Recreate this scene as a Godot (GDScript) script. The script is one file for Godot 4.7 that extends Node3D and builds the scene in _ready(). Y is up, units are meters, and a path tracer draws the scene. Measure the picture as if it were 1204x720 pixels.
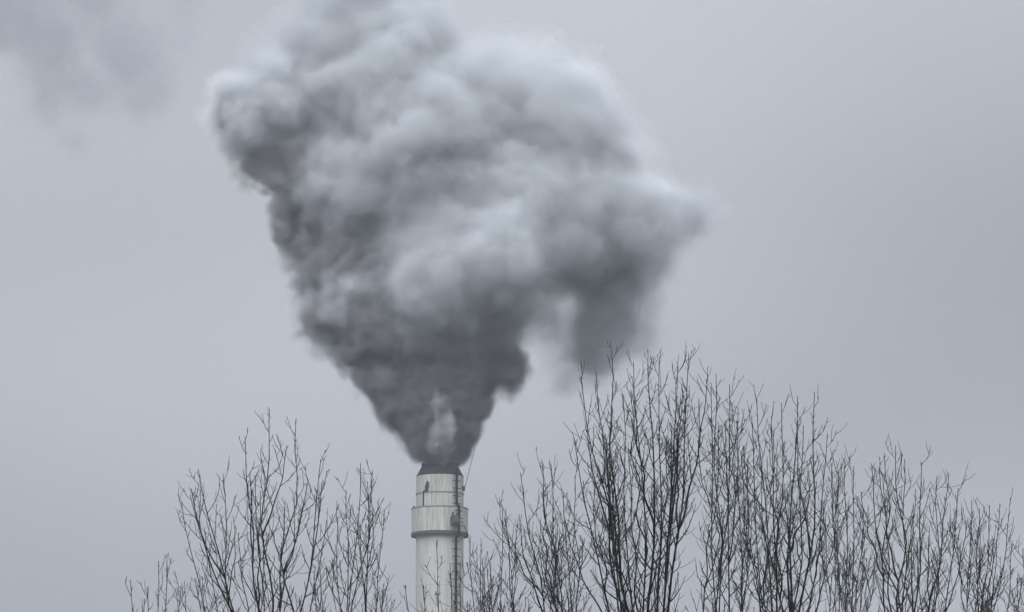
extends Node3D

# ---------------------------------------------------------------- camera and scale
const PITCH := 10.4          # degrees the lens looks up
const STEP := 0.0002         # tangent of one photograph pixel at the middle of the frame
const EYE := Vector3(0, 1.7, 0)
const STACK_FAR := 298.0     # metres from the camera to the chimney
const UNIT := 0.06           # metres that one photograph pixel spans at the chimney

var used := {}
var mats := {}

func numbered(called: String) -> String:
	if not used.has(called):
		used[called] = 0
		return called
	used[called] += 1
	return "%s_%03d" % [called, used[called]]

func spot(px: float, py: float, away: float) -> Vector3:
	# the point at a distance AWAY (along the ground) that is seen at a place of the photograph
	var a := deg_to_rad(PITCH)
	var u := (px - 602.0) * STEP
	var v := (360.0 - py) * STEP
	var d := Vector3(u, sin(a) + v * cos(a), -cos(a) + v * sin(a))
	return EYE + d * (away / -d.z)

func thing(called: String, label: String, category: String, at: Vector3, group := "") -> Node3D:
	var o := Node3D.new()
	o.name = numbered(called)
	add_child(o, true)
	o.position = at
	o.set_meta("label", label)
	o.set_meta("category", category)
	if group != "":
		o.set_meta("group", group)
	return o

func part(called: String, mesh: Mesh, m: Material, parent: Node3D, at := Vector3.ZERO, turn := 0.0) -> MeshInstance3D:
	var o := MeshInstance3D.new()
	var key := "%d %s" % [parent.get_instance_id(), called]
	var n: int = used.get(key, 0)
	used[key] = n + 1
	o.name = called if n == 0 else "%s_%03d" % [called, n]
	o.mesh = mesh
	o.material_override = m
	o.position = at
	o.rotation.y = turn
	parent.add_child(o, true)
	return o

# ---------------------------------------------------------------- shapes
func lathe(profile: Array, sides: int) -> ArrayMesh:
	# profile: Vector2(radius, height) from the bottom up along the outside
	var st := SurfaceTool.new()
	st.begin(Mesh.PRIMITIVE_TRIANGLES)
	st.set_smooth_group(-1)
	for k in profile.size() - 1:
		var a: Vector2 = profile[k]
		var b: Vector2 = profile[k + 1]
		for i in sides:
			var t0 := TAU * i / sides
			var t1 := TAU * (i + 1) / sides
			var p00 := Vector3(a.x * sin(t0), a.y, a.x * cos(t0))
			var p01 := Vector3(a.x * sin(t1), a.y, a.x * cos(t1))
			var p10 := Vector3(b.x * sin(t0), b.y, b.x * cos(t0))
			var p11 := Vector3(b.x * sin(t1), b.y, b.x * cos(t1))
			var n0 := Vector3(sin(t0) * (b.y - a.y), a.x - b.x, cos(t0) * (b.y - a.y)).normalized()
			var n1 := Vector3(sin(t1) * (b.y - a.y), a.x - b.x, cos(t1) * (b.y - a.y)).normalized()
			for q in [[p00, n0], [p11, n1], [p01, n1], [p00, n0], [p10, n0], [p11, n1]]:
				st.set_normal(q[1])
				st.add_vertex(q[0])
	return st.commit()

func tube(st: SurfaceTool, path: PackedVector3Array, radii: PackedFloat32Array, sides: int) -> void:
	var n := path.size()
	var rings := []
	var side := Vector3.ZERO
	for k in n:
		var along := (path[mini(k + 1, n - 1)] - path[maxi(k - 1, 0)]).normalized()
		if k == 0:
			side = along.cross(Vector3.RIGHT if absf(along.x) < 0.7 else Vector3.UP).normalized()
		else:
			side = (side - along * side.dot(along)).normalized()
		var other := along.cross(side)
		var ring := []
		for i in sides:
			var t := TAU * i / sides
			ring.append(side * cos(t) + other * sin(t))
		rings.append(ring)
	for k in n - 1:
		for i in sides:
			var j := (i + 1) % sides
			var a: Vector3 = rings[k][i]
			var b: Vector3 = rings[k][j]
			var c: Vector3 = rings[k + 1][i]
			var d: Vector3 = rings[k + 1][j]
			for q in [[k, a], [k, b], [k + 1, d], [k, a], [k + 1, d], [k + 1, c]]:
				st.set_normal(q[1])
				st.add_vertex(path[q[0]] + q[1] * radii[q[0]])
	for e in [0, n - 1]:
		if radii[e] < 0.006:
			continue
		var nrm := (path[0] - path[1]).normalized() if e == 0 else (path[n - 1] - path[n - 2]).normalized()
		for i in sides:
			var a: Vector3 = rings[e][i]
			var b: Vector3 = rings[e][(i + 1) % sides]
			st.set_normal(nrm)
			st.add_vertex(path[e])
			st.set_normal(nrm)
			st.add_vertex(path[e] + (b if e == 0 else a) * radii[e])
			st.set_normal(nrm)
			st.add_vertex(path[e] + (a if e == 0 else b) * radii[e])

func rod(a: Vector3, b: Vector3, r0: float, r1: float, sides := 8) -> ArrayMesh:
	var st := SurfaceTool.new()
	st.begin(Mesh.PRIMITIVE_TRIANGLES)
	tube(st, PackedVector3Array([a, b]), PackedFloat32Array([r0, r1]), sides)
	return st.commit()

func box(size: Vector3, edge := 0.02) -> ArrayMesh:
	# a box with chamfered edges
	var st := SurfaceTool.new()
	st.begin(Mesh.PRIMITIVE_TRIANGLES)
	var h := size / 2
	var e := minf(edge, minf(h.x, minf(h.y, h.z)) * 0.5)
	var pts := []
	for sx in [-1, 1]:
		for sy in [-1, 1]:
			for sz in [-1, 1]:
				pts.append([Vector3(sx * h.x, sy * (h.y - e), sz * (h.z - e)), Vector3(sx * (h.x - e), sy * h.y, sz * (h.z - e)), Vector3(sx * (h.x - e), sy * (h.y - e), sz * h.z)])
	var polys := []
	for f in [[0, 1, 3, 2, 0], [4, 6, 7, 5, 0], [0, 4, 5, 1, 1], [2, 3, 7, 6, 1], [0, 2, 6, 4, 2], [1, 5, 7, 3, 2]]:
		polys.append([pts[f[0]][f[4]], pts[f[1]][f[4]], pts[f[2]][f[4]], pts[f[3]][f[4]]])
	for d in [[0, 1, 2], [0, 2, 1], [1, 2, 0]]:
		for i in 8:
			var bit: int = [4, 2, 1][d[2]]
			if i & bit == 0:
				var j: int = i | bit
				polys.append([pts[i][d[0]], pts[j][d[0]], pts[j][d[1]], pts[i][d[1]]])
	for i in 8:
		polys.append(pts[i])
	for poly in polys:
		var mid := Vector3.ZERO
		for p in poly:
			mid += p / poly.size()
		for k in range(1, poly.size() - 1):
			var a: Vector3 = poly[0]
			var b: Vector3 = poly[k]
			var c: Vector3 = poly[k + 1]
			var nn := (b - a).cross(c - a)
			var out := nn.dot(mid) > 0
			st.set_normal((nn if out else -nn).normalized())
			st.add_vertex(a)
			st.set_normal((nn if out else -nn).normalized())
			st.add_vertex(c if out else b)
			st.set_normal((nn if out else -nn).normalized())
			st.add_vertex(b if out else c)
	return st.commit()

func curved_panel(r: float, tall: float, turn: float, proud: float) -> ArrayMesh:
	# one sheet of cladding bent round the axis, its edges folded back
	var st := SurfaceTool.new()
	st.begin(Mesh.PRIMITIVE_TRIANGLES)
	st.set_smooth_group(-1)
	var n := 4
	var gap := 0.006 / r
	var quad := func(a: Vector3, b: Vector3, c: Vector3, d: Vector3, na: Vector3, nb: Vector3):
		for q in [[a, na], [c, nb], [b, nb], [a, na], [d, na], [c, nb]]:
			st.set_normal(q[1])
			st.add_vertex(q[0])
	for i in n:
		var t0 := -turn / 2 + gap + (turn - 2 * gap) * i / n
		var t1 := -turn / 2 + gap + (turn - 2 * gap) * (i + 1) / n
		var a := Vector3(sin(t0), 0, cos(t0))
		var b := Vector3(sin(t1), 0, cos(t1))
		var o := r + proud
		var y := Vector3(0, tall, 0)
		quad.call(a * o, b * o, b * o + y, a * o + y, a, b)
		quad.call(a * o + y, b * o + y, b * r + y, a * r + y, Vector3.UP, Vector3.UP)
		quad.call(a * r, b * r, b * o, a * o, Vector3.DOWN, Vector3.DOWN)
		if i == 0:
			var s := Vector3(-cos(t0), 0, sin(t0))
			quad.call(a * r, a * o, a * o + y, a * r + y, s, s)
		if i == n - 1:
			var s2 := Vector3(cos(t1), 0, -sin(t1))
			quad.call(b * o, b * r, b * r + y, b * o + y, s2, s2)
	return st.commit()

# ---------------------------------------------------------------- materials
func noise_texture(freq: float, low: Color, high: Color, seed_no: int, octaves := 5, w := 512, h := 512) -> NoiseTexture2D:
	var n := FastNoiseLite.new()
	n.seed = seed_no
	n.noise_type = FastNoiseLite.TYPE_SIMPLEX_SMOOTH
	n.frequency = freq
	n.fractal_octaves = octaves
	var t := NoiseTexture2D.new()
	t.width = w
	t.height = h
	t.seamless = true
	t.noise = n
	var g := Gradient.new()
	g.set_color(0, low)
	g.set_color(1, high)
	t.color_ramp = g
	return t

func streaked(t: NoiseTexture2D, dirt: Color) -> NoiseTexture2D:
	# here and there a run of soot or rust
	t.color_ramp.add_point(0.3, t.color_ramp.get_color(0))
	t.color_ramp.set_color(0, dirt)
	return t

func flat(c: Color, rough := 0.8, metal := 0.0) -> StandardMaterial3D:
	var m := StandardMaterial3D.new()
	m.albedo_color = c
	m.roughness = rough
	m.metallic = metal
	return m

func textured(t: Texture2D, scale: Vector3, rough: float) -> StandardMaterial3D:
	var m := StandardMaterial3D.new()
	m.albedo_texture = t
	m.uv1_triplanar = true
	m.uv1_world_triplanar = true
	m.uv1_scale = scale
	m.roughness = rough
	return m

func make_materials() -> void:
	# white paint streaked by rain: the pattern is drawn out along the height
	var streak := noise_texture(0.012, Color(0.5, 0.5, 0.49), Color(0.6, 0.6, 0.59), 3)
	mats.paint = textured(streak, Vector3(0.55, 0.035, 0.55), 0.55)
	mats.paint_worn = textured(noise_texture(0.015, Color(0.47, 0.47, 0.455), Color(0.57, 0.57, 0.555), 8), Vector3(0.7, 0.06, 0.7), 0.6)
	mats.paint_cool = textured(noise_texture(0.012, Color(0.5, 0.505, 0.505), Color(0.58, 0.58, 0.58), 12), Vector3(0.4, 0.03, 0.4), 0.5)
	streaked(mats.paint.albedo_texture, Color(0.36, 0.345, 0.32))
	streaked(mats.paint_worn.albedo_texture, Color(0.3, 0.28, 0.25))
	streaked(mats.paint_cool.albedo_texture, Color(0.46, 0.46, 0.455))
	mats.soot = textured(noise_texture(0.02, Color(0.01, 0.01, 0.013), Color(0.07, 0.07, 0.075), 5), Vector3(0.6, 0.2, 0.6), 0.9)
	mats.rim = flat(Color(0.17, 0.17, 0.17), 0.8)
	mats.seam = flat(Color(0.36, 0.36, 0.34), 0.7)
	mats.iron = flat(Color(0.09, 0.095, 0.1), 0.7)
	mats.lamp = flat(Color(0.1, 0.1, 0.1), 0.5)
	mats.glass = flat(Color(0.3, 0.12, 0.1), 0.2)
	mats.ground = textured(noise_texture(0.02, Color(0.2, 0.2, 0.13), Color(0.36, 0.34, 0.24), 21), Vector3(0.05, 0.05, 0.05), 0.95)
	mats.bark = textured(noise_texture(0.05, Color(0.3, 0.29, 0.285), Color(0.5, 0.49, 0.465), 31), Vector3(1.5, 0.4, 1.5), 0.9)
	mats.twig = textured(noise_texture(0.05, Color(0.36, 0.335, 0.32), Color(0.55, 0.515, 0.485), 33), Vector3(1.2, 1.2, 1.2), 0.85)

# ---------------------------------------------------------------- sky
func overcast() -> PanoramaSkyMaterial:
	var w := 1024
	var h := 512
	var im := Image.create(w, h, false, Image.FORMAT_RGBF)
	var n := FastNoiseLite.new()
	n.seed = 265
	n.noise_type = FastNoiseLite.TYPE_SIMPLEX_SMOOTH
	n.frequency = 3.0
	n.fractal_octaves = 2
	n.fractal_gain = 0.35
	for j in h:
		var el := PI * (0.5 - (j + 0.5) / h)
		for i in w:
			var az := TAU * (i + 0.5) / w
			var d := Vector3(cos(el) * sin(az), sin(el), -cos(el) * cos(az))
			var y := maxf(d.y, 0.0)
			var l := SKY * (1.0 + 2.6 * y) * exp(0.34 * n.get_noise_3d(d.x, d.y * 2.2, d.z))
			var warm := smoothstep(0.0, 0.4, y)
			var c := Color(l * lerpf(0.94, 0.955, warm), l * 1.0, l * lerpf(1.1, 1.075, warm))
			im.set_pixel(i, j, c)
	var m := PanoramaSkyMaterial.new()
	m.panorama = ImageTexture.create_from_image(im)
	return m

# ---------------------------------------------------------------- smoke
const CELL := 0.24
const COARSE := 0.96         # four cells
class Cloud:
	var lo: Vector3
	var nx: int
	var ny: int
	var nz: int
	var field: PackedFloat32Array
	var cx: int
	var cy: int
	var cz: int
	var dist: PackedFloat32Array
	var soft: PackedFloat32Array
	var rough: PackedFloat32Array
	var soot: PackedFloat32Array

	# blobs: [centre, radius, softness, roughness, soot]
	func gather(blobs: Array, margin: float, coarse: float, cell: float, sharp: float) -> void:
		lo = Vector3(1e9, 1e9, 1e9)
		var hi := -lo
		for b in blobs:
			lo = lo.min(b[0] - Vector3.ONE * (b[1] + margin))
			hi = hi.max(b[0] + Vector3.ONE * (b[1] + margin))
		var per := roundi(coarse / cell)
		cx = ceili((hi.x - lo.x) / coarse) + 1
		cy = ceili((hi.y - lo.y) / coarse) + 1
		cz = ceili((hi.z - lo.z) / coarse) + 1
		nx = (cx - 1) * per
		ny = (cy - 1) * per
		nz = (cz - 1) * per
		var total := cx * cy * cz
		dist.resize(total)
		soft.resize(total)
		rough.resize(total)
		soot.resize(total)
		var c := PackedVector3Array()
		var r := PackedFloat32Array()
		for b in blobs:
			c.append(b[0])
			r.append(b[1])
		var m := blobs.size()
		var at := 0
		for k in cz:
			for j in cy:
				for i in cx:
					var p := lo + Vector3(i, j, k) * coarse
					var s := 0.0
					var a := 0.0
					var e := 0.0
					var o := 0.0
					var ws := 1e-9
					for q in m:
						var d := p.distance_to(c[q]) - r[q]
						if d < 7.0:
							var w := exp(-d * sharp)
							ws += w
							var b: Array = blobs[q]
							s += w * b[2]
							a += w * b[3]
							o += w * b[4]
					dist[at] = -log(ws) / sharp
					soft[at] = s / ws if s > 0 else 1.0
					rough[at] = a / ws
					soot[at] = o / ws
					at += 1

	func fill(cell: float, coarse: float, big: FastNoiseLite, small: FastNoiseLite) -> void:
		var per := roundi(coarse / cell)
		field.resize(nx * ny * nz)
		var rd := PackedFloat32Array()
		var rs := PackedFloat32Array()
		var rr := PackedFloat32Array()
		rd.resize(cx)
		rs.resize(cx)
		rr.resize(cx)
		var at := 0
		for k in nz:
			var kc := k / per
			var fz := float(k % per) / per
			for j in ny:
				var jc := j / per
				var fy := float(j % per) / per
				var b := (kc * cy + jc) * cx
				var b1 := b + cx
				var b2 := b + cx * cy
				var b3 := b2 + cx
				var w0 := (1 - fz) * (1 - fy)
				var w1 := (1 - fz) * fy
				var w2 := fz * (1 - fy)
				var w3 := fz * fy
				for i in cx:
					rd[i] = dist[b + i] * w0 + dist[b1 + i] * w1 + dist[b2 + i] * w2 + dist[b3 + i] * w3
					rs[i] = soft[b + i] * w0 + soft[b1 + i] * w1 + soft[b2 + i] * w2 + soft[b3 + i] * w3
					rr[i] = rough[b + i] * w0 + rough[b1 + i] * w1 + rough[b2 + i] * w2 + rough[b3 + i] * w3
				var y := lo.y + j * cell
				var z := lo.z + k * cell
				for i in nx:
					var ic := i / per
					var fx := float(i % per) / per
					var d := rd[ic] + (rd[ic + 1] - rd[ic]) * fx
					var a := rr[ic] + (rr[ic + 1] - rr[ic]) * fx
					var s := rs[ic] + (rs[ic + 1] - rs[ic]) * fx
					if d > 1.5 * a + 1.7 * s:
						field[at] = 9.0
					elif d < -1.5 * a - 1.0 * s:
						field[at] = -9.0
					else:
						var x := lo.x + i * cell
						d += a * 2.6 * (big.get_noise_3d(x, y, z) + 0.7)
						var fine := clampf(0.85 / s - 0.2, 0.42, 1.1) * a
						if fine > 0.02:
							d += fine * 2.2 * (small.get_noise_3d(x, y, z) + 0.7)
						field[at] = d / s
					at += 1

	func sample(a: PackedFloat32Array, p: Vector3, coarse: float) -> float:
		var q := ((p - lo) / coarse).clamp(Vector3.ZERO, Vector3(cx - 1.01, cy - 1.01, cz - 1.01))
		var i := int(q.x)
		var j := int(q.y)
		var k := int(q.z)
		var f := q - Vector3(i, j, k)
		var b := (k * cy + j) * cx + i
		var u := b + cx * cy
		var low := lerpf(lerpf(a[b], a[b + 1], f.x), lerpf(a[b + cx], a[b + cx + 1], f.x), f.y)
		return lerpf(low, lerpf(lerpf(a[u], a[u + 1], f.x), lerpf(a[u + cx], a[u + cx + 1], f.x), f.y), f.z)

	var active: PackedInt32Array

	func list_active(first: float, last: float) -> void:
		var sy := nx
		var sz := nx * ny
		var f := field
		for k in nz - 1:
			for j in ny - 1:
				var at := (k * ny + j) * nx
				for i in nx - 1:
					var f0 := f[at]
					if f0 > -8.0 and f0 < 8.0 or f[at + 1 + sy + sz] * f0 < 0.0:
						var f7 := f[at + sz + sy + 1]
						var low := minf(minf(minf(f0, f[at + 1]), minf(f[at + sy], f[at + sy + 1])), minf(minf(f[at + sz], f[at + sz + 1]), minf(f[at + sz + sy], f7)))
						if low < last:
							var high := maxf(maxf(maxf(f0, f[at + 1]), maxf(f[at + sy], f[at + sy + 1])), maxf(maxf(f[at + sz], f[at + sz + 1]), maxf(f[at + sz + sy], f7)))
							if high >= first:
								active.append(at)
					at += 1

	func surface(iso: float, cell: float, coarse: float, tints: Array) -> ArrayMesh:
		# surface nets: one vertex in each cell that the surface crosses, one quad round each crossed edge
		var index := PackedInt32Array()
		index.resize(nx * ny * nz)
		index.fill(-1)
		var v := PackedVector3Array()
		var nn := PackedVector3Array()
		var cc := PackedColorArray()
		var ix := PackedInt32Array()
		var crossed := PackedInt32Array()
		var sy := nx
		var sz := nx * ny
		var f := field
		for at in active:
			var f0 := f[at]
			var f1 := f[at + 1]
			var f2 := f[at + sy]
			var f3 := f[at + sy + 1]
			var f4 := f[at + sz]
			var f5 := f[at + sz + 1]
			var f6 := f[at + sz + sy]
			var f7 := f[at + sz + sy + 1]
			var low := minf(minf(minf(f0, f1), minf(f2, f3)), minf(minf(f4, f5), minf(f6, f7)))
			if low < iso and maxf(maxf(maxf(f0, f1), maxf(f2, f3)), maxf(maxf(f4, f5), maxf(f6, f7))) >= iso:
				var i := at % nx
				var j := (at / nx) % ny
				var k := at / sz
				crossed.append(at)
				var s := Vector3.ZERO
				var n := 0
				if (f0 < iso) != (f1 < iso): s += Vector3((iso - f0) / (f1 - f0), 0, 0); n += 1
				if (f2 < iso) != (f3 < iso): s += Vector3((iso - f2) / (f3 - f2), 1, 0); n += 1
				if (f4 < iso) != (f5 < iso): s += Vector3((iso - f4) / (f5 - f4), 0, 1); n += 1
				if (f6 < iso) != (f7 < iso): s += Vector3((iso - f6) / (f7 - f6), 1, 1); n += 1
				if (f0 < iso) != (f2 < iso): s += Vector3(0, (iso - f0) / (f2 - f0), 0); n += 1
				if (f1 < iso) != (f3 < iso): s += Vector3(1, (iso - f1) / (f3 - f1), 0); n += 1
				if (f4 < iso) != (f6 < iso): s += Vector3(0, (iso - f4) / (f6 - f4), 1); n += 1
				if (f5 < iso) != (f7 < iso): s += Vector3(1, (iso - f5) / (f7 - f5), 1); n += 1
				if (f0 < iso) != (f4 < iso): s += Vector3(0, 0, (iso - f0) / (f4 - f0)); n += 1
				if (f1 < iso) != (f5 < iso): s += Vector3(1, 0, (iso - f1) / (f5 - f1)); n += 1
				if (f2 < iso) != (f6 < iso): s += Vector3(0, 1, (iso - f2) / (f6 - f2)); n += 1
				if (f3 < iso) != (f7 < iso): s += Vector3(1, 1, (iso - f3) / (f7 - f3)); n += 1
				var p := lo + (Vector3(i, j, k) + s / n) * cell
				index[at] = v.size()
				v.append(p)
				nn.append(Vector3(f1 + f3 + f5 + f7 - f0 - f2 - f4 - f6, f2 + f3 + f6 + f7 - f0 - f1 - f4 - f5, f4 + f5 + f6 + f7 - f0 - f1 - f2 - f3).normalized())
				if tints:
					var t := clampf(sample(soot, p, coarse), 0, 1)
					cc.append(tints[0].lerp(tints[1], t))
		for at in crossed:
			var i := at % nx
			var j := (at / nx) % ny
			var k := at / sz
			if i > 0 and j > 0 and k > 0:
				var inside := f[at] < iso
				if inside != (f[at + 1] < iso):
					quad(ix, index[at], index[at - sy], index[at - sy - sz], index[at - sz], inside)
				if inside != (f[at + sy] < iso):
					quad(ix, index[at], index[at - sz], index[at - sz - 1], index[at - 1], inside)
				if inside != (f[at + sz] < iso):
					quad(ix, index[at], index[at - 1], index[at - 1 - sy], index[at - sy], inside)
		var arrays := []
		arrays.resize(Mesh.ARRAY_MAX)
		arrays[Mesh.ARRAY_VERTEX] = v
		arrays[Mesh.ARRAY_NORMAL] = nn
		if tints:
			arrays[Mesh.ARRAY_COLOR] = cc
		arrays[Mesh.ARRAY_INDEX] = ix
		var mesh := ArrayMesh.new()
		if v.size():
			mesh.add_surface_from_arrays(Mesh.PRIMITIVE_TRIANGLES, arrays)
		return mesh

	func quad(ix: PackedInt32Array, a: int, b: int, c: int, d: int, inside: bool) -> void:
		if a < 0 or b < 0 or c < 0 or d < 0:
			return
		if inside:
			ix.append_array(PackedInt32Array([a, c, b, a, d, c]))
		else:
			ix.append_array(PackedInt32Array([a, b, c, a, c, d]))

func fog(albedo: Color, density: float) -> FogMaterial:
	var m := FogMaterial.new()
	m.albedo = albedo
	m.density = density
	return m

func puffs(freq: float, seed_no: int, octaves: int, warp: float) -> FastNoiseLite:
	var n := FastNoiseLite.new()
	n.seed = seed_no
	n.noise_type = FastNoiseLite.TYPE_CELLULAR
	n.cellular_distance_function = FastNoiseLite.DISTANCE_EUCLIDEAN_SQUARED
	n.cellular_return_type = FastNoiseLite.RETURN_DISTANCE
	n.frequency = freq
	n.fractal_type = FastNoiseLite.FRACTAL_FBM
	n.fractal_octaves = octaves
	n.fractal_gain = 0.5
	n.fractal_lacunarity = 2.1
	n.domain_warp_enabled = true
	n.domain_warp_amplitude = warp
	n.domain_warp_frequency = freq * 0.8
	n.domain_warp_fractal_octaves = 2
	return n

func cloud(parent: Node3D, list: Array, core: Material, core_at: float, tints: Array, shells: Array, veil: Color, big: FastNoiseLite, small: FastNoiseLite, cell := CELL, sharp := 1.7) -> void:
	# list: [across, down (photograph pixels), metres nearer (+) or farther (-), radius in pixels, softness, roughness, soot]
	var blobs := []
	for b in list:
		blobs.append([spot(b[0], b[1], STACK_FAR - b[2] * 1.4), b[3] * UNIT, b[4], b[5], b[6]])
	var margin := 0.0
	for b in blobs:
		margin = maxf(margin, 1.7 * b[2] + 1.4 * b[3])
	var c := Cloud.new()
	c.gather(blobs, margin, COARSE, cell, sharp)
	c.fill(cell, COARSE, big, small)
	c.list_active(minf(core_at, shells[0][0]), shells[-1][0])
	if core:
		part("smoke_core", c.surface(core_at, cell, COARSE, tints), core, parent, -parent.position)
	for s in shells:
		part("smoke_veil", c.surface(s[0], cell, COARSE, []), fog(veil, s[1]), parent, -parent.position)

func smoke() -> void:
	var mouth := spot(517.3, 547, STACK_FAR)
	var p := thing("smoke_plume", "thick billowing grey smoke plume rising from the chimney mouth", "smoke", mouth)
	var core := StandardMaterial3D.new()
	core.vertex_color_use_as_albedo = true
	core.roughness = 1.0
	core.specular_mode = BaseMaterial3D.SPECULAR_DISABLED
	# sooty smoke: the stem and the ragged left fringe
	var dark := [
		[502, 523, 0.0, 11, 0.25, 0.3, 1], [532, 523, 0.0, 10, 0.25, 0.3, 1], [517, 515, -0.6, 25, 0.3, 0.5, 1], [514, 495, -0.2, 37, 0.4, 0.7, 1], [510, 475, 0, 48, 0.45, 0.7, 1],
		[466, 442, 0.5, 38, 0.59, 1.03, 1], [530, 445, -0.3, 46, 0.59, 1.03, 1], [570, 424, 0.4, 28, 0.65, 1.03, 1], [593, 420, 0.7, 10, 0.59, 0.92, 0.9], [500, 400, 0.8, 48, 0.72, 1.15, 1],
		[442, 388, 0.5, 40, 0.65, 1.26, 1], [388, 352, 0, 34, 0.78, 1.49, 0.1], [436, 325, 0.4, 44, 0.72, 1.38, 0.8], [398, 296, 0.6, 28, 0.78, 1.38, 0.1], [450, 270, 1.2, 18, 0.65, 1.15, 0.7],
		[352, 262, 0.9, 23, 0.59, 1.26, 0.8], [341, 234, 1, 17, 0.59, 1.03, 0.65], [322, 210, 1, 14, 0.59, 0.92, 0.55], [300, 194, 1, 12, 0.59, 0.8, 0.45],
	]
	cloud(p, dark, core, -0.6, [Color(0.4, 0.405, 0.415), Color(0.11, 0.105, 0.105)], [[-0.1, 1.0], [0.15, 0.8], [0.4, 0.7], [0.75, 0.5], [1.1, 0.35], [1.5, 0.22]], Color(0.66, 0.65, 0.65), puffs(0.2, 11, 2, 1.4), puffs(0.55, 12, 3, 0.8), 0.16)
	# the pale jet of steam in the middle of the mouth, curling off to a thread
	var jet := [
		[517, 546, -0.3, 15, 0.22, 0.1, 0], [516, 537, 0.2, 15, 0.3, 0.2, 0], [519, 528, 0.9, 12, 0.35, 0.3, 0], [517, 519, 1.5, 9, 0.35, 0.35, 0], [522, 510, 2.1, 6, 0.35, 0.35, 0], [525, 501, 2.5, 4, 0.35, 0.35, 0], [527, 492, 2.7, 3, 0.32, 0.3, 0], [525, 484, 2.8, 2.6, 0.32, 0.3, 0], [521, 476, 2.9, 2.2, 0.32, 0.3, 0], [515, 469, 3.0, 2.0, 0.32, 0.3, 0], [508, 464, 3.0, 1.6, 0.32, 0.3, 0],
	]
	cloud(p, jet, core, -0.6, [Color(0.42, 0.42, 0.42), Color(0.42, 0.42, 0.42)], [[-0.1, 0.6], [0.3, 0.5], [0.8, 0.4], [1.3, 0.3]], Color(0.94, 0.95, 0.97), puffs(0.5, 51, 2, 1.0), puffs(0.9, 52, 3, 0.8), 0.12, 4.5)
	# white steam over and behind it
	var white := [
		[552, 375, 1, 51, 1.04, 1.3, 0.35], [525, 335, 3, 60, 1.17, 1.3, 0.15], [580, 300, 4.2, 58, 1.17, 1.2, 0], [475, 300, 1.5, 48, 0.91, 1.3, 0.4], [430, 245, 1, 38, 0.85, 1.3, 0.3], [390, 318, 0.9, 22, 0.78, 1.3, 0.3], [415, 345, 2.0, 18, 0.78, 1.3, 0.3], [452, 392, 2.4, 15, 0.78, 1.3, 0.3], [372, 352, 1.2, 14, 0.78, 1.3, 0.3], [360, 225, 0.8, 16, 0.65, 1.1, 0.3],
		[640, 268, 1, 62, 1.43, 1.4, 0], [710, 262, 0, 52, 1.43, 1.5, 0], [762, 262, 0, 22, 1.3, 1.6, 0], [795, 258, 0, 11, 1.17, 1.3, 0], [708, 322, -1, 34, 1.43, 1.5, 0.1], [705, 372, -1.5, 22, 1.43, 1.5, 0.1], [690, 412, -1.5, 13, 1.2, 1.5, 0],
		[560, 215, 1, 76, 1.3, 1.4, 0], [648, 185, 0, 59, 1.56, 1.4, 0], [703, 200, -1, 43, 1.56, 1.5, 0], [475, 195, 2, 72, 1.17, 1.4, 0], [400, 195, 1, 48, 1.04, 1.4, 0.05], [520, 150, 2.2, 40, 1.17, 1.3, 0], [610, 240, 2.6, 40, 1.17, 1.3, 0],
		[338, 124, 1.6, 39, 1.04, 1.3, 0.05], [297, 126, 1.4, 24, 0.91, 1.3, 0.1], [270, 136, 1.4, 14, 0.72, 1.1, 0.15], [285, 160, 1.3, 17, 0.78, 1.1, 0.35], [378, 95, 0, 46, 1.3, 1.4, 0], [455, 105, 0.5, 62, 1.3, 1.4, 0], [540, 125, 0, 54, 2.0, 1.4, 0], [612, 132, 0, 42, 2.2, 1.4, 0], [655, 130, -0.5, 26, 2.2, 1.5, 0],
		[430, 62, -0.5, 28, 2.0, 1.4, 0], [495, 74, -0.5, 28, 2.0, 1.4, 0],
	]
	cloud(p, white, core, -0.85, [Color(0.6, 0.625, 0.66), Color(0.22, 0.215, 0.215)], [[-0.55, 0.4], [-0.25, 0.4], [0.08, 0.36], [0.45, 0.28], [0.75, 0.19], [1.1, 0.09], [1.5, 0.03]], Color(0.935, 0.96, 0.995), puffs(0.17, 21, 2, 1.5), puffs(0.4, 22, 3, 0.7), 0.192)
	# thin vapour: the torn lower right, the window between the lobes, the fading top and the shreds on the left
	var thin := [
		[712, 400, -1, 30, 1.2, 1.8, 0], [750, 340, -1, 28, 1.2, 1.8, 0], [672, 430, -1, 20, 1.0, 1.7, 0], [645, 375, -2, 18, 1.2, 1.8, 0], [800, 252, 0, 22, 1.1, 1.8, 0], [825, 244, 0, 10, 0.9, 1.4, 0], [758, 385, -1, 15, 0.9, 1.6, 0], [735, 375, -1, 24, 1.0, 1.8, 0],
		[645, 102, 0, 26, 1.4, 1.7, 0], [712, 152, -1, 26, 1.4, 1.7, 0], [578, 74, 0, 28, 1.4, 1.7, 0], [515, 32, 0, 32, 1.5, 1.7, 0], [352, 42, 0, 30, 1.5, 1.6, 0], [310, 85, 1, 18, 1.2, 1.5, 0], [400, 10, 0, 34, 1.5, 1.6, 0], [460, 15, 0, 34, 1.5, 1.6, 0], [335, 72, 0.4, 22, 1.3, 1.6, 0], [430, -15, 0, 34, 1.5, 1.5, 0],
		[365, 385, 0.5, 16, 0.7, 1.6, 0.3], [345, 305, 0.5, 16, 0.7, 1.6, 0.3], [775, 310, 0, 18, 1.1, 1.7, 0], [385, 405, 0.5, 10, 0.6, 1.4, 0.3],
	]
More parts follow.
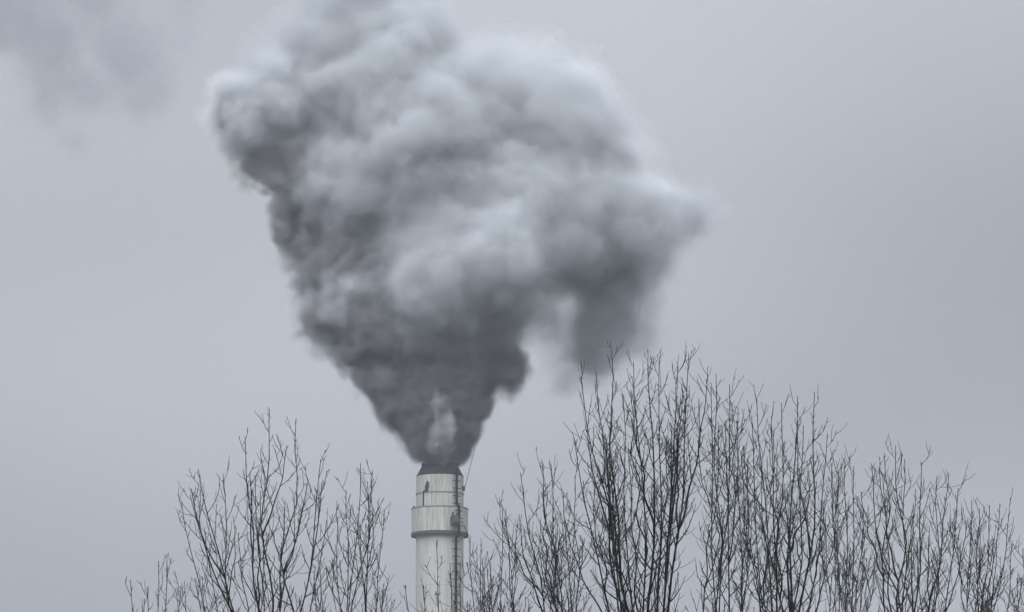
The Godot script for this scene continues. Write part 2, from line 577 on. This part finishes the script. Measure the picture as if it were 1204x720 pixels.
	cloud(p, thin, null, 0.0, [], [[-0.7, 0.15], [-0.3, 0.12], [0.1, 0.09], [0.5, 0.06], [0.9, 0.035]], Color(0.8, 0.825, 0.87), puffs(0.2, 31, 2, 3.0), puffs(0.5, 32, 3, 1.6))
	# what is left of an earlier puff, drifting away
	var old := [
		[60, 40, -4, 52, 1.4, 2.4, 0], [140, 55, -4, 46, 1.4, 2.4, 0], [10, 0, -4, 64, 1.4, 2.4, 0], [170, 110, -4, 24, 1.0, 2.0, 0], [105, 105, -4, 34, 1.2, 2.2, 0], [188, 30, -4, 28, 1.2, 2.2, 0], [50, 120, -4, 26, 1.2, 2.2, 0], [185, 135, -4, 10, 0.9, 1.4, 0], [100, -20, -4, 56, 1.4, 2, 0], [-60, 20, -4, 64, 1.5, 2, 0], [215, -10, -4, 30, 1.4, 2, 0], [90, 170, -4, 16, 1.2, 2, 0], [195, 70, -4, 24, 1.0, 2.2, 0], [190, 105, -4, 18, 0.9, 2.0, 0], [215, 40, -4, 20, 1.0, 2, 0],
	]
	var d := thing("drifting_smoke", "faint torn bank of older smoke drifting away from the plume, high in the corner", "smoke", spot(100, 60, STACK_FAR))
	cloud(d, old, null, 0.0, [], [[-0.9, 0.055], [-0.5, 0.045], [0.0, 0.035], [0.5, 0.022], [1.0, 0.01]], Color(0.72, 0.745, 0.8), puffs(0.2, 41, 3, 3.0), puffs(0.5, 42, 3, 1.5))

# ---------------------------------------------------------------- chimney
func height_at(py: float, away: float) -> float:
	return spot(602, py, away).y

func chimney() -> void:
	var foot := spot(517.3, 547, STACK_FAR)
	var base := Vector3(foot.x, 0, foot.z)
	var c := thing("chimney", "tall off-white factory chimney with wide collar, sooty mouth and ladder", "chimney", base)
	# the near side of the stack is what the rows of the photograph show
	var y := func(py: float) -> float: return height_at(py, STACK_FAR)
	var r := 28.0 * UNIT
	var rc := 33.0 * UNIT
	var y_collar0: float = y.call(631)
	var y_collar1: float = y.call(599.5)
	var y_band: float = y.call(582)
	var y_cone: float = y.call(561)
	var y_top: float = y.call(548.5)
	part("shaft", lathe([Vector2(r + 0.5, 0), Vector2(r + 0.06, 14.0), Vector2(r, 24.0), Vector2(r, y_collar0 + 0.05)], 64), mats.paint_cool, c)
	# plates of the lower shaft, a ring of eight to each course, under rivetted laps
	for k in 4:
		part("shaft_joint", lathe([Vector2(r, y_collar0 - 3.6 * (k + 1)), Vector2(r + 0.012, y_collar0 - 3.6 * (k + 1) + 0.01), Vector2(r + 0.012, y_collar0 - 3.6 * (k + 1) + 0.05), Vector2(r, y_collar0 - 3.6 * (k + 1) + 0.06)], 64), mats.paint_cool, c)
	# the collar: inner drum, an overhanging rim below, a lip above, sheets of cladding round it
	part("collar", lathe([Vector2(r - 0.05, y_collar0), Vector2(rc - 0.03, y_collar0), Vector2(rc - 0.03, y_collar1), Vector2(r - 0.05, y_collar1 + 0.02)], 72), mats.rim, c)
	part("collar_rim", lathe([Vector2(r, y_collar0 - 0.03), Vector2(rc + 0.05, y_collar0 - 0.03), Vector2(rc + 0.06, y_collar0 + 0.16), Vector2(rc - 0.02, y_collar0 + 0.2)], 72), mats.rim, c)
	part("collar_lip", lathe([Vector2(rc - 0.02, y_collar1 - 0.03), Vector2(rc + 0.05, y_collar1 - 0.02), Vector2(rc + 0.05, y_collar1 + 0.05), Vector2(r - 0.02, y_collar1 + 0.08)], 72), mats.seam, c)
	var panels := 30
	var sheet := curved_panel(rc - 0.03, y_collar1 - 0.03 - y_collar0 - 0.2, TAU / panels, 0.045)
	for i in panels:
		part("cladding_panel", sheet, mats.paint_worn if i % 3 else mats.paint, c, Vector3(0, y_collar0 + 0.2, 0), TAU * (i + 0.3) / panels)
	# the drum above it in two courses
	part("drum", lathe([Vector2(r - 0.05, y_collar1), Vector2(r - 0.05, y_cone)], 64), mats.rim, c)
	var upper := 26
	for course in [[y_collar1 + 0.08, y_band - 0.03], [y_band + 0.04, y_cone - 0.02]]:
		var plate := curved_panel(r - 0.05, course[1] - course[0], TAU / upper, 0.045)
		for i in upper:
			part("cladding_panel", plate, mats.paint if (i * 7) % 5 else mats.paint_worn, c, Vector3(0, course[0], 0), TAU * (i + 0.1) / upper)
	part("drum_band", lathe([Vector2(r - 0.04, y_band - 0.035), Vector2(r + 0.035, y_band - 0.03), Vector2(r + 0.035, y_band + 0.035), Vector2(r - 0.04, y_band + 0.04)], 64), mats.seam, c)
	# the mouth: a cone narrowing to an open lip, black inside
	var rt := 20.6 * UNIT
	part("mouth_cone", lathe([Vector2(r - 0.02, y_cone - 0.03), Vector2(r + 0.01, y_cone), Vector2(rt + 0.05, y_top - 0.02), Vector2(rt + 0.07, y_top), Vector2(rt + 0.07, y_top + 0.16), Vector2(rt, y_top + 0.17), Vector2(rt - 0.03, y_top - 0.6), Vector2(rt - 0.03, y_top - 4.0)], 64), mats.soot, c)
	# ladder with its riser, offset to the right of the side that faces the camera
	var turn := asin(18.5 / 29.0)
	var out := Vector3(sin(turn), 0, cos(turn))
	var across := Vector3(cos(turn), 0, -sin(turn))
	var l := Node3D.new()
	l.name = "ladder"
	c.add_child(l, true)
	var runs := [[6.0, y_collar0 - 0.2, r + 0.16], [y_collar0 - 0.2, y_collar1 + 0.1, rc + 0.17], [y_collar1 + 0.1, y_cone + 0.35, r + 0.2]]
	for run in runs:
		for s in [-1, 1]:
			part("rail", rod(out * run[2] + across * 0.05 * s + Vector3(0, run[0], 0), out * run[2] + across * 0.05 * s + Vector3(0, run[1], 0), 0.042, 0.042), mats.iron, l)
	for k in range(1, 3):
		for s in [-1, 1]:
			part("rail", rod(out * runs[k - 1][2] + across * 0.05 * s + Vector3(0, runs[k][0], 0), out * runs[k][2] + across * 0.05 * s + Vector3(0, runs[k][0], 0), 0.04, 0.04), mats.iron, l)
	var rung_y := y_cone + 0.05
	while rung_y > 6.3:
		var at: float = runs[2][2] if rung_y > y_collar1 + 0.1 else runs[1][2] if rung_y > y_collar0 - 0.2 else runs[0][2]
		part("rung", rod(out * at - across * 0.36 + Vector3(0, rung_y, 0), out * at + across * 0.34 + Vector3(0, rung_y, 0), 0.032, 0.032, 6), mats.iron, l)
		rung_y -= 0.535
	# the round equipment housing on the collar, with its bracket
	var hy: float = y.call(617)
	var hb := Node3D.new()
	hb.name = "equipment_housing"
	c.add_child(hb, true)
	var ht := asin(16.5 / 34.5)
	var ho := Vector3(sin(ht), 0, cos(ht))
	hb.position = ho * (rc + 0.32) + Vector3(0, hy, 0)
	hb.rotation.y = ht
	part("casing", box(Vector3(0.6, 0.72, 0.4), 0.14), mats.iron, hb)
	part("cover", lathe([Vector2(0, 0), Vector2(0.24, 0), Vector2(0.26, 0.03), Vector2(0.2, 0.1), Vector2(0, 0.13)], 24), mats.rim, hb, Vector3(0, 0.02, 0.2)).rotation.x = PI / 2
	part("bracket", box(Vector3(0.62, 0.07, 0.07), 0.01), mats.iron, hb, Vector3(0.36, -0.06, -0.12))
	part("hanger", box(Vector3(0.12, 0.3, 0.1), 0.02), mats.iron, hb, Vector3(-0.12, 0.48, -0.1))
	part("hanger", box(Vector3(0.1, 0.26, 0.1), 0.02), mats.iron, hb, Vector3(0.2, 0.46, -0.1))
	# warning lamp on its arm, left of the middle, and the conduit that feeds it
	var lt := asin(-14.0 / 28.5)
	var lo := Vector3(sin(lt), 0, cos(lt))
	var ly: float = y.call(575)
	var wl := Node3D.new()
	wl.name = "warning_lamp"
	c.add_child(wl, true)
	wl.position = lo * (r + 0.14) + Vector3(0, ly, 0)
	wl.rotation.y = lt
	part("arm", box(Vector3(0.1, 0.08, 0.3), 0.01), mats.lamp, wl, Vector3(-0.04, -0.28, -0.06))
	var bulb := part("lamp_body", lathe([Vector2(0, -0.3), Vector2(0.11, -0.28), Vector2(0.13, 0.02), Vector2(0.1, 0.05), Vector2(0.1, 0.24), Vector2(0.05, 0.33), Vector2(0, 0.34)], 16), mats.lamp, wl)
	bulb.rotation.z = -0.22
	part("conduit", rod(lo.rotated(Vector3.UP, -0.22) * (r + 0.04) + Vector3(0, y_collar1, 0), lo.rotated(Vector3.UP, -0.22) * (r + 0.04) + Vector3(0, y_band + 0.06, 0), 0.04, 0.04), mats.lamp, c)
	part("conduit", rod(lo.rotated(Vector3.UP, -0.22) * (r + 0.05) + Vector3(0, y_band + 0.05, 0), lo * (r + 0.05) + Vector3(0, y_band + 0.16, 0), 0.04, 0.04), mats.lamp, c)
	# lightning rods
	var rt0 := asin(29.0 / 30.5)
	var ro := Vector3(sin(rt0), 0, cos(rt0))
	part("rod_clamp", box(Vector3(0.14, 0.34, 0.16), 0.03), mats.iron, c, ro * (r + 0.1) + Vector3(0, y.call(576), 0), rt0)
	part("lightning_rod", rod(ro * (r + 0.16) + Vector3(0, y.call(576), 0), ro * (r + 0.16) + Vector3(0.75, y.call(527) - y.call(0) * 0, 0.1), 0.022, 0.012), mats.iron, c)
	part("lightning_rod", rod(Vector3(-18.6 * UNIT, y_top - 0.3, 0.75), Vector3(-18.3 * UNIT, y.call(529), 0.75), 0.02, 0.012), mats.iron, c)
	part("collar_knob", lathe([Vector2(0, 0), Vector2(0.07, 0), Vector2(0.07, 0.14), Vector2(0.03, 0.2), Vector2(0, 0.2)], 12), mats.iron, c, Vector3(-30.5 * UNIT, y_collar1 + 0.04, 0.3))

# ---------------------------------------------------------------- trees
var rng := RandomNumberGenerator.new()
var last_limb := PackedVector3Array()

func arc(a: Vector3, dir0: Vector3, dir1: Vector3, length: float, n: int, wobble: float) -> PackedVector3Array:
	var out := PackedVector3Array([a])
	var p := a
	var bend := Vector3(rng.randfn(), rng.randfn() * 0.4, rng.randfn()) * wobble
	for k in n:
		var t := (k + 0.5) / n
		p += (dir0.lerp(dir1, t) + bend * sin(t * TAU) + Vector3(rng.randfn(), rng.randfn() * 0.5, rng.randfn()) * wobble * 0.5).normalized() * (length / n)
		out.append(p)
	return out

func along(path: PackedVector3Array, t: float) -> Array:
	var f := clampf(t, 0, 0.9999) * (path.size() - 1)
	var k := int(f)
	return [path[k].lerp(path[k + 1], f - k), (path[k + 1] - path[k]).normalized()]

func radii(n: int, r0: float, r1: float) -> PackedFloat32Array:
	var out := PackedFloat32Array()
	for k in n + 1:
		out.append(lerpf(r0, r1, pow(float(k) / n, 0.8)))
	return out

func sprout(dir: Vector3, angle: float, roll: float) -> Vector3:
	var side := dir.cross(Vector3.RIGHT if absf(dir.x) < 0.8 else Vector3.FORWARD).normalized().rotated(dir, roll)
	return (dir * cos(angle) + side * sin(angle)).normalized()

func spurs(st: SurfaceTool, path: PackedVector3Array, unit: float, share: float) -> void:
	# the short budded spurs that stand along every twig
	var total := 0.0
	for k in path.size() - 1:
		total += path[k].distance_to(path[k + 1])
	var n := int(total / (unit * 8.0) * share)
	for k in n:
		var at := along(path, rng.randf_range(0.1, 1.0))
		var d := sprout(at[1], rng.randf_range(0.6, 1.1), rng.randf() * TAU)
		d = (d + Vector3.UP * 0.35).normalized()
		tube(st, PackedVector3Array([at[0], at[0] + d * unit * rng.randf_range(2.5, 7.0)]), PackedFloat32Array([unit * 0.36, unit * 0.24]), 3)

func limb(tree: Node3D, from: Vector3, tip: Vector3, lean: Vector3, unit: float, thick: float, density: float) -> void:
	# one upright limb from the trunk to its tip, with its side shoots and their twigs
	var span := tip - from
	var length := span.length()
	var n := 14
	var path := PackedVector3Array()
	var sway := Vector3(rng.randfn(), 0, rng.randfn()) * length * 0.018
	var sway2 := Vector3(rng.randfn(), 0, rng.randfn()) * length * 0.01
	var ctrl := from + span * rng.randf_range(0.4, 0.55) + lean
	for k in n + 1:
		var t := float(k) / n
		var p := from.lerp(ctrl, t).lerp(ctrl.lerp(tip, t), t)
		path.append(p + sway * sin(t * 7.0) * t * (1 - t) * 3.0 + sway2 * sin(t * 17.0) * minf(1, 3 * (1 - t)))
	var st := SurfaceTool.new()
	st.begin(Mesh.PRIMITIVE_TRIANGLES)
	var r := PackedFloat32Array()
	for k in n + 1:
		r.append(lerpf(thick, unit * 0.36, pow(float(k) / n, 0.6)))
	tube(st, path, r, 7)
	var o := part("limb", st.commit(), mats.bark, tree)
	last_limb = path
	var tw := SurfaceTool.new()
	tw.begin(Mesh.PRIMITIVE_TRIANGLES)
	var steps := int(length / (unit * 20.0) * density)
	var roll := rng.randf() * TAU
	for k in steps:
		var t := lerpf(0.3, 0.99, (k + rng.randf()) / steps)
		roll += 2.4 + rng.randfn() * 0.5
		var at := along(path, t)
		var w := lerpf(thick, unit * 0.42, pow(t, 0.62))
		var long := unit * (rng.randf_range(0.45, 1.0) * lerpf(105.0, 28.0, pow(t, 0.8)))
		if rng.randf() < 0.2:
			long *= 0.4
		var d0 := sprout(at[1], rng.randf_range(0.5, 0.95), roll)
		var d1 := (d0 + Vector3.UP * rng.randf_range(1.2, 3.2)).normalized()
		var side := arc(at[0], d0, d1, long, 6, 0.06)
		var r0 := clampf(long / unit * 0.014 * unit + unit * 0.45, unit * 0.4, w * 0.75)
		tube(tw, side, radii(6, r0, unit * 0.28), 4)
		spurs(tw, side, unit, 0.45)
		var m := int(long / (unit * 11.0) * density)
		var roll2 := rng.randf() * TAU
		for q in m:
			var t2 := lerpf(0.15, 0.95, (q + rng.randf()) / m)
			roll2 += 2.4 + rng.randfn() * 0.6
			var at2 := along(side, t2)
			var long2 := unit * rng.randf_range(8.0, 40.0) * lerpf(1.0, 0.5, t2)
			var e0 := sprout(at2[1], rng.randf_range(0.5, 0.95), roll2)
			var e1 := (e0 + Vector3.UP * rng.randf_range(0.5, 1.6)).normalized()
			var twig := arc(at2[0], e0, e1, long2, 3, 0.06)
			tube(tw, twig, radii(3, unit * 0.36, unit * 0.24), 3)
			spurs(tw, twig, unit, 0.3)
	spurs(tw, path, unit, 0.6)
	var s := part("twig_spray", tw.commit(), mats.twig, o)
	s.set_meta("kind", "stuff")

func tree(label: String, group: String, away: float, base_px: float, fork_py: float, tips: Array, stout: float, density: float, seed_no: int) -> void:
	rng.seed = seed_no
	var unit := STEP * away          # metres to a photograph pixel at this tree
	var foot := spot(base_px, 700, away)
	var t := thing("tree", label, "tree", Vector3(foot.x, 0, foot.z), group)
	var fork := spot(base_px, fork_py, away) - t.position
	var top := fork + Vector3(0, unit * 60, 0)
	var st := SurfaceTool.new()
	st.begin(Mesh.PRIMITIVE_TRIANGLES)
	var path := PackedVector3Array()
	var rr := PackedFloat32Array()
	for k in 13:
		var f := k / 12.0
		path.append(Vector3(0, -0.15, 0).lerp(top, f) + Vector3(sin(f * 5.0 + seed_no), 0, cos(f * 4.0 + seed_no)) * unit * 6.0 * f * (1 - f) * 4)
		rr.append(unit * stout * lerpf(2.6, 1.0, pow(f, 0.5)) + (unit * stout * 1.6 * pow(maxf(0, 1 - f * 12.0), 2)))
	tube(st, path, rr, 14)
	part("trunk", st.commit(), mats.bark, t)
	for tip in tips:
		var depth := rng.randf_range(-1.0, 1.0) * unit * 75.0
		var end := spot(tip[0], tip[1], away + depth) - t.position
		var start_py: float = fork_py + rng.randf_range(-60, 130)
		var start: Vector3 = along(path, clampf((spot(base_px, start_py, away).y) / top.y, 0.3, 0.98))[0]
		var out := end - start
		var lean := Vector3(out.x, 0, out.z) * 0.26
		var power: float = tip[2] if tip.size() > 2 else 1.0
		limb(t, start, end, lean, unit, unit * stout * 0.24 * power, density)
		# a fork or two of this limb, reaching nearly as high
		var stem := last_limb
		for q in 1 + int(rng.randf() < 0.35):
			var f := rng.randf_range(0.3, 0.62)
			var at := along(stem, f)
			var high := spot(tip[0] + clampf(rng.randfn(), -1.6, 1.6) * 15.0, tip[1] + rng.randf_range(22, 105), away + depth + rng.randfn() * unit * 40.0) - t.position
			var reach: Vector3 = high - at[0]
			limb(t, at[0], high, Vector3(reach.x, 0, reach.z) * 0.3, unit, unit * stout * 0.24 * power * (0.85 - f * 0.5), density)

func trees() -> void:
	tree("bare tree left of the chimney with the widest crown of upright limbs", "bare trees", 72, 318, 870, [[316, 487, 1.2], [348, 492, 1.1], [288, 514], [233, 552], [213, 590, 0.7], [262, 557, 0.9], [377, 540], [300, 560, 0.8], [384, 612, 0.8], [335, 590, 0.9], [240, 620, 0.7]], 8, 0.85, 41)
	tree("slim bare tree between the wide left tree and the chimney", "bare trees", 76, 402, 920, [[424, 545, 1.1], [438, 553], [407, 577, 0.8], [452, 600, 0.8], [376, 668, 0.6], [446, 690, 0.5]], 6, 0.9, 42)
	tree("low bare treetop at the far left edge of the trees", "bare trees", 80, 196, 970, [[196, 653], [153, 682, 0.8], [173, 690, 0.8], [186, 660, 0.7]], 5, 0.8, 43)
	tree("small bare treetop just right of the chimney shaft, crossing its ladder", "bare trees", 84, 552, 970, [[553, 630], [566, 640, 0.8], [513, 636, 0.8], [541, 660, 0.7], [497, 690, 0.5], [476, 688, 0.6]], 5, 0.8, 44)
	tree("low thin bare treetop between the chimney and the tall right-hand trees", "bare trees", 88, 592, 970, [[577, 662], [591, 600, 0.9], [607, 655, 0.7], [567, 700, 0.5]], 5, 0.8, 45)
	tree("bare tree with limbs fanning out left towards the chimney", "bare trees", 70, 690, 900, [[594, 610, 0.8], [612, 556, 1.1], [637, 540, 1.1], [648, 546], [662, 578, 0.9], [598, 650, 0.8], [640, 600, 0.7], [676, 560, 0.7]], 7, 1.0, 46)
	tree("tallest bare tree, its top reaching the smoke's lower right fringe", "bare trees", 66, 768, 870, [[718, 402, 1.3], [683, 442, 1.1], [701, 440, 0.9], [745, 425, 0.9], [762, 412, 1.3], [775, 424], [810, 416, 1.2], [797, 430, 0.9], [675, 515, 0.9], [733, 470, 0.8], [790, 500, 0.8]], 10, 1.0, 47)
	tree("tall bare tree just right of the tallest one", "bare trees", 74, 850, 890, [[842, 440, 1.1], [858, 452, 1.1], [836, 455], [868, 500, 0.8], [822, 470, 0.9], [880, 540, 0.7]], 7, 1.0, 48)
	tree("tall bare tree with one thick dark limb and a broad brush of tips", "bare trees", 68, 920, 870, [[938, 466, 1.3], [958, 462, 1.3], [919, 474, 1.1], [890, 468], [907, 490, 0.9], [973, 510, 0.8], [884, 490, 0.8], [945, 500, 0.9]], 9, 1.0, 49)
	tree("thin bare tree in the dip between the broad tree and the right-hand one", "bare trees", 82, 992, 900, [[993, 540], [1004, 548], [978, 545, 0.8], [1016, 600, 0.7], [985, 570, 0.8]], 6, 1.0, 50)
	tree("bare tree of stout forked limbs near the right end of the row", "bare trees", 70, 1066, 890, [[1053, 524, 1.1], [1040, 535], [1025, 545, 1.0], [1064, 540, 0.9], [1084, 543, 1.2], [1102, 560, 0.9], [1116, 556, 1.0], [1127, 574, 0.8]], 8, 0.95, 51)
	tree("bare tree whose limbs lean right at the end of the row", "bare trees", 78, 1132, 910, [[1152, 598], [1164, 594, 1.1], [1176, 592], [1187, 602, 0.9], [1190, 640, 0.7], [1143, 590, 0.8]], 7, 0.95, 52)
	tree("bare treetop cut by the right edge of the photograph", "bare trees", 80, 1214, 920, [[1203, 645], [1196, 680, 0.7], [1215, 640], [1232, 660]], 5, 0.9, 53)

func ground() -> void:
	var st := SurfaceTool.new()
	st.begin(Mesh.PRIMITIVE_TRIANGLES)
	var n := FastNoiseLite.new()
	n.seed = 9
	n.frequency = 0.004
	var grid := 60
	var side := 6000.0
	var h := func(x: float, z: float) -> float:
		return n.get_noise_2d(x, z) * 0.0004 * maxf(0, Vector2(x, z).length() - 380.0)
	for j in grid:
		for i in grid:
			var x0 := -side / 2 + side * i / grid
			var x1 := -side / 2 + side * (i + 1) / grid
			var z0 := -side / 2 + side * j / grid
			var z1 := -side / 2 + side * (j + 1) / grid
			for p in [[x0, z0], [x1, z0], [x1, z1], [x0, z0], [x1, z1], [x0, z1]]:
				st.add_vertex(Vector3(p[0], h.call(p[0], p[1]), p[1]))
	st.generate_normals()
	var o := part("ground", st.commit(), mats.ground, self)
	o.set_meta("kind", "structure")

const SKY := 0.0515
func _ready() -> void:
	var cam := Camera3D.new()
	cam.name = "camera"
	cam.position = EYE
	cam.rotation_degrees.x = PITCH
	cam.fov = rad_to_deg(2.0 * atan(360.0 * STEP))
	cam.near = 0.5
	cam.far = 9000.0
	add_child(cam)
	cam.current = true
	var we := WorldEnvironment.new()
	we.name = "world_environment"
	var e := Environment.new()
	e.background_mode = Environment.BG_SKY
	e.sky = Sky.new()
	e.sky.sky_material = overcast()
	e.tonemap_mode = Environment.TONE_MAPPER_LINEAR
	e.tonemap_exposure = 5.25
	e.sdfgi_enabled = true
	e.ssao_enabled = true
	e.ssil_enabled = true
	e.fog_enabled = true
	e.fog_density = 0.00032
	e.fog_light_color = Color(0.89, 0.92, 0.96)
	e.volumetric_fog_enabled = true
	e.volumetric_fog_density = 0.0
	we.environment = e
	add_child(we)
	var sun := DirectionalLight3D.new()
	sun.name = "sun"
	sun.light_energy = 0.5
	sun.light_color = Color(0.98, 0.99, 1.0)
	sun.light_angular_distance = 80.0
	sun.rotation_degrees = Vector3(-58, -12, 0)
	sun.shadow_enabled = true
	add_child(sun)
	make_materials()
	ground()
	chimney()
	trees()
	smoke()
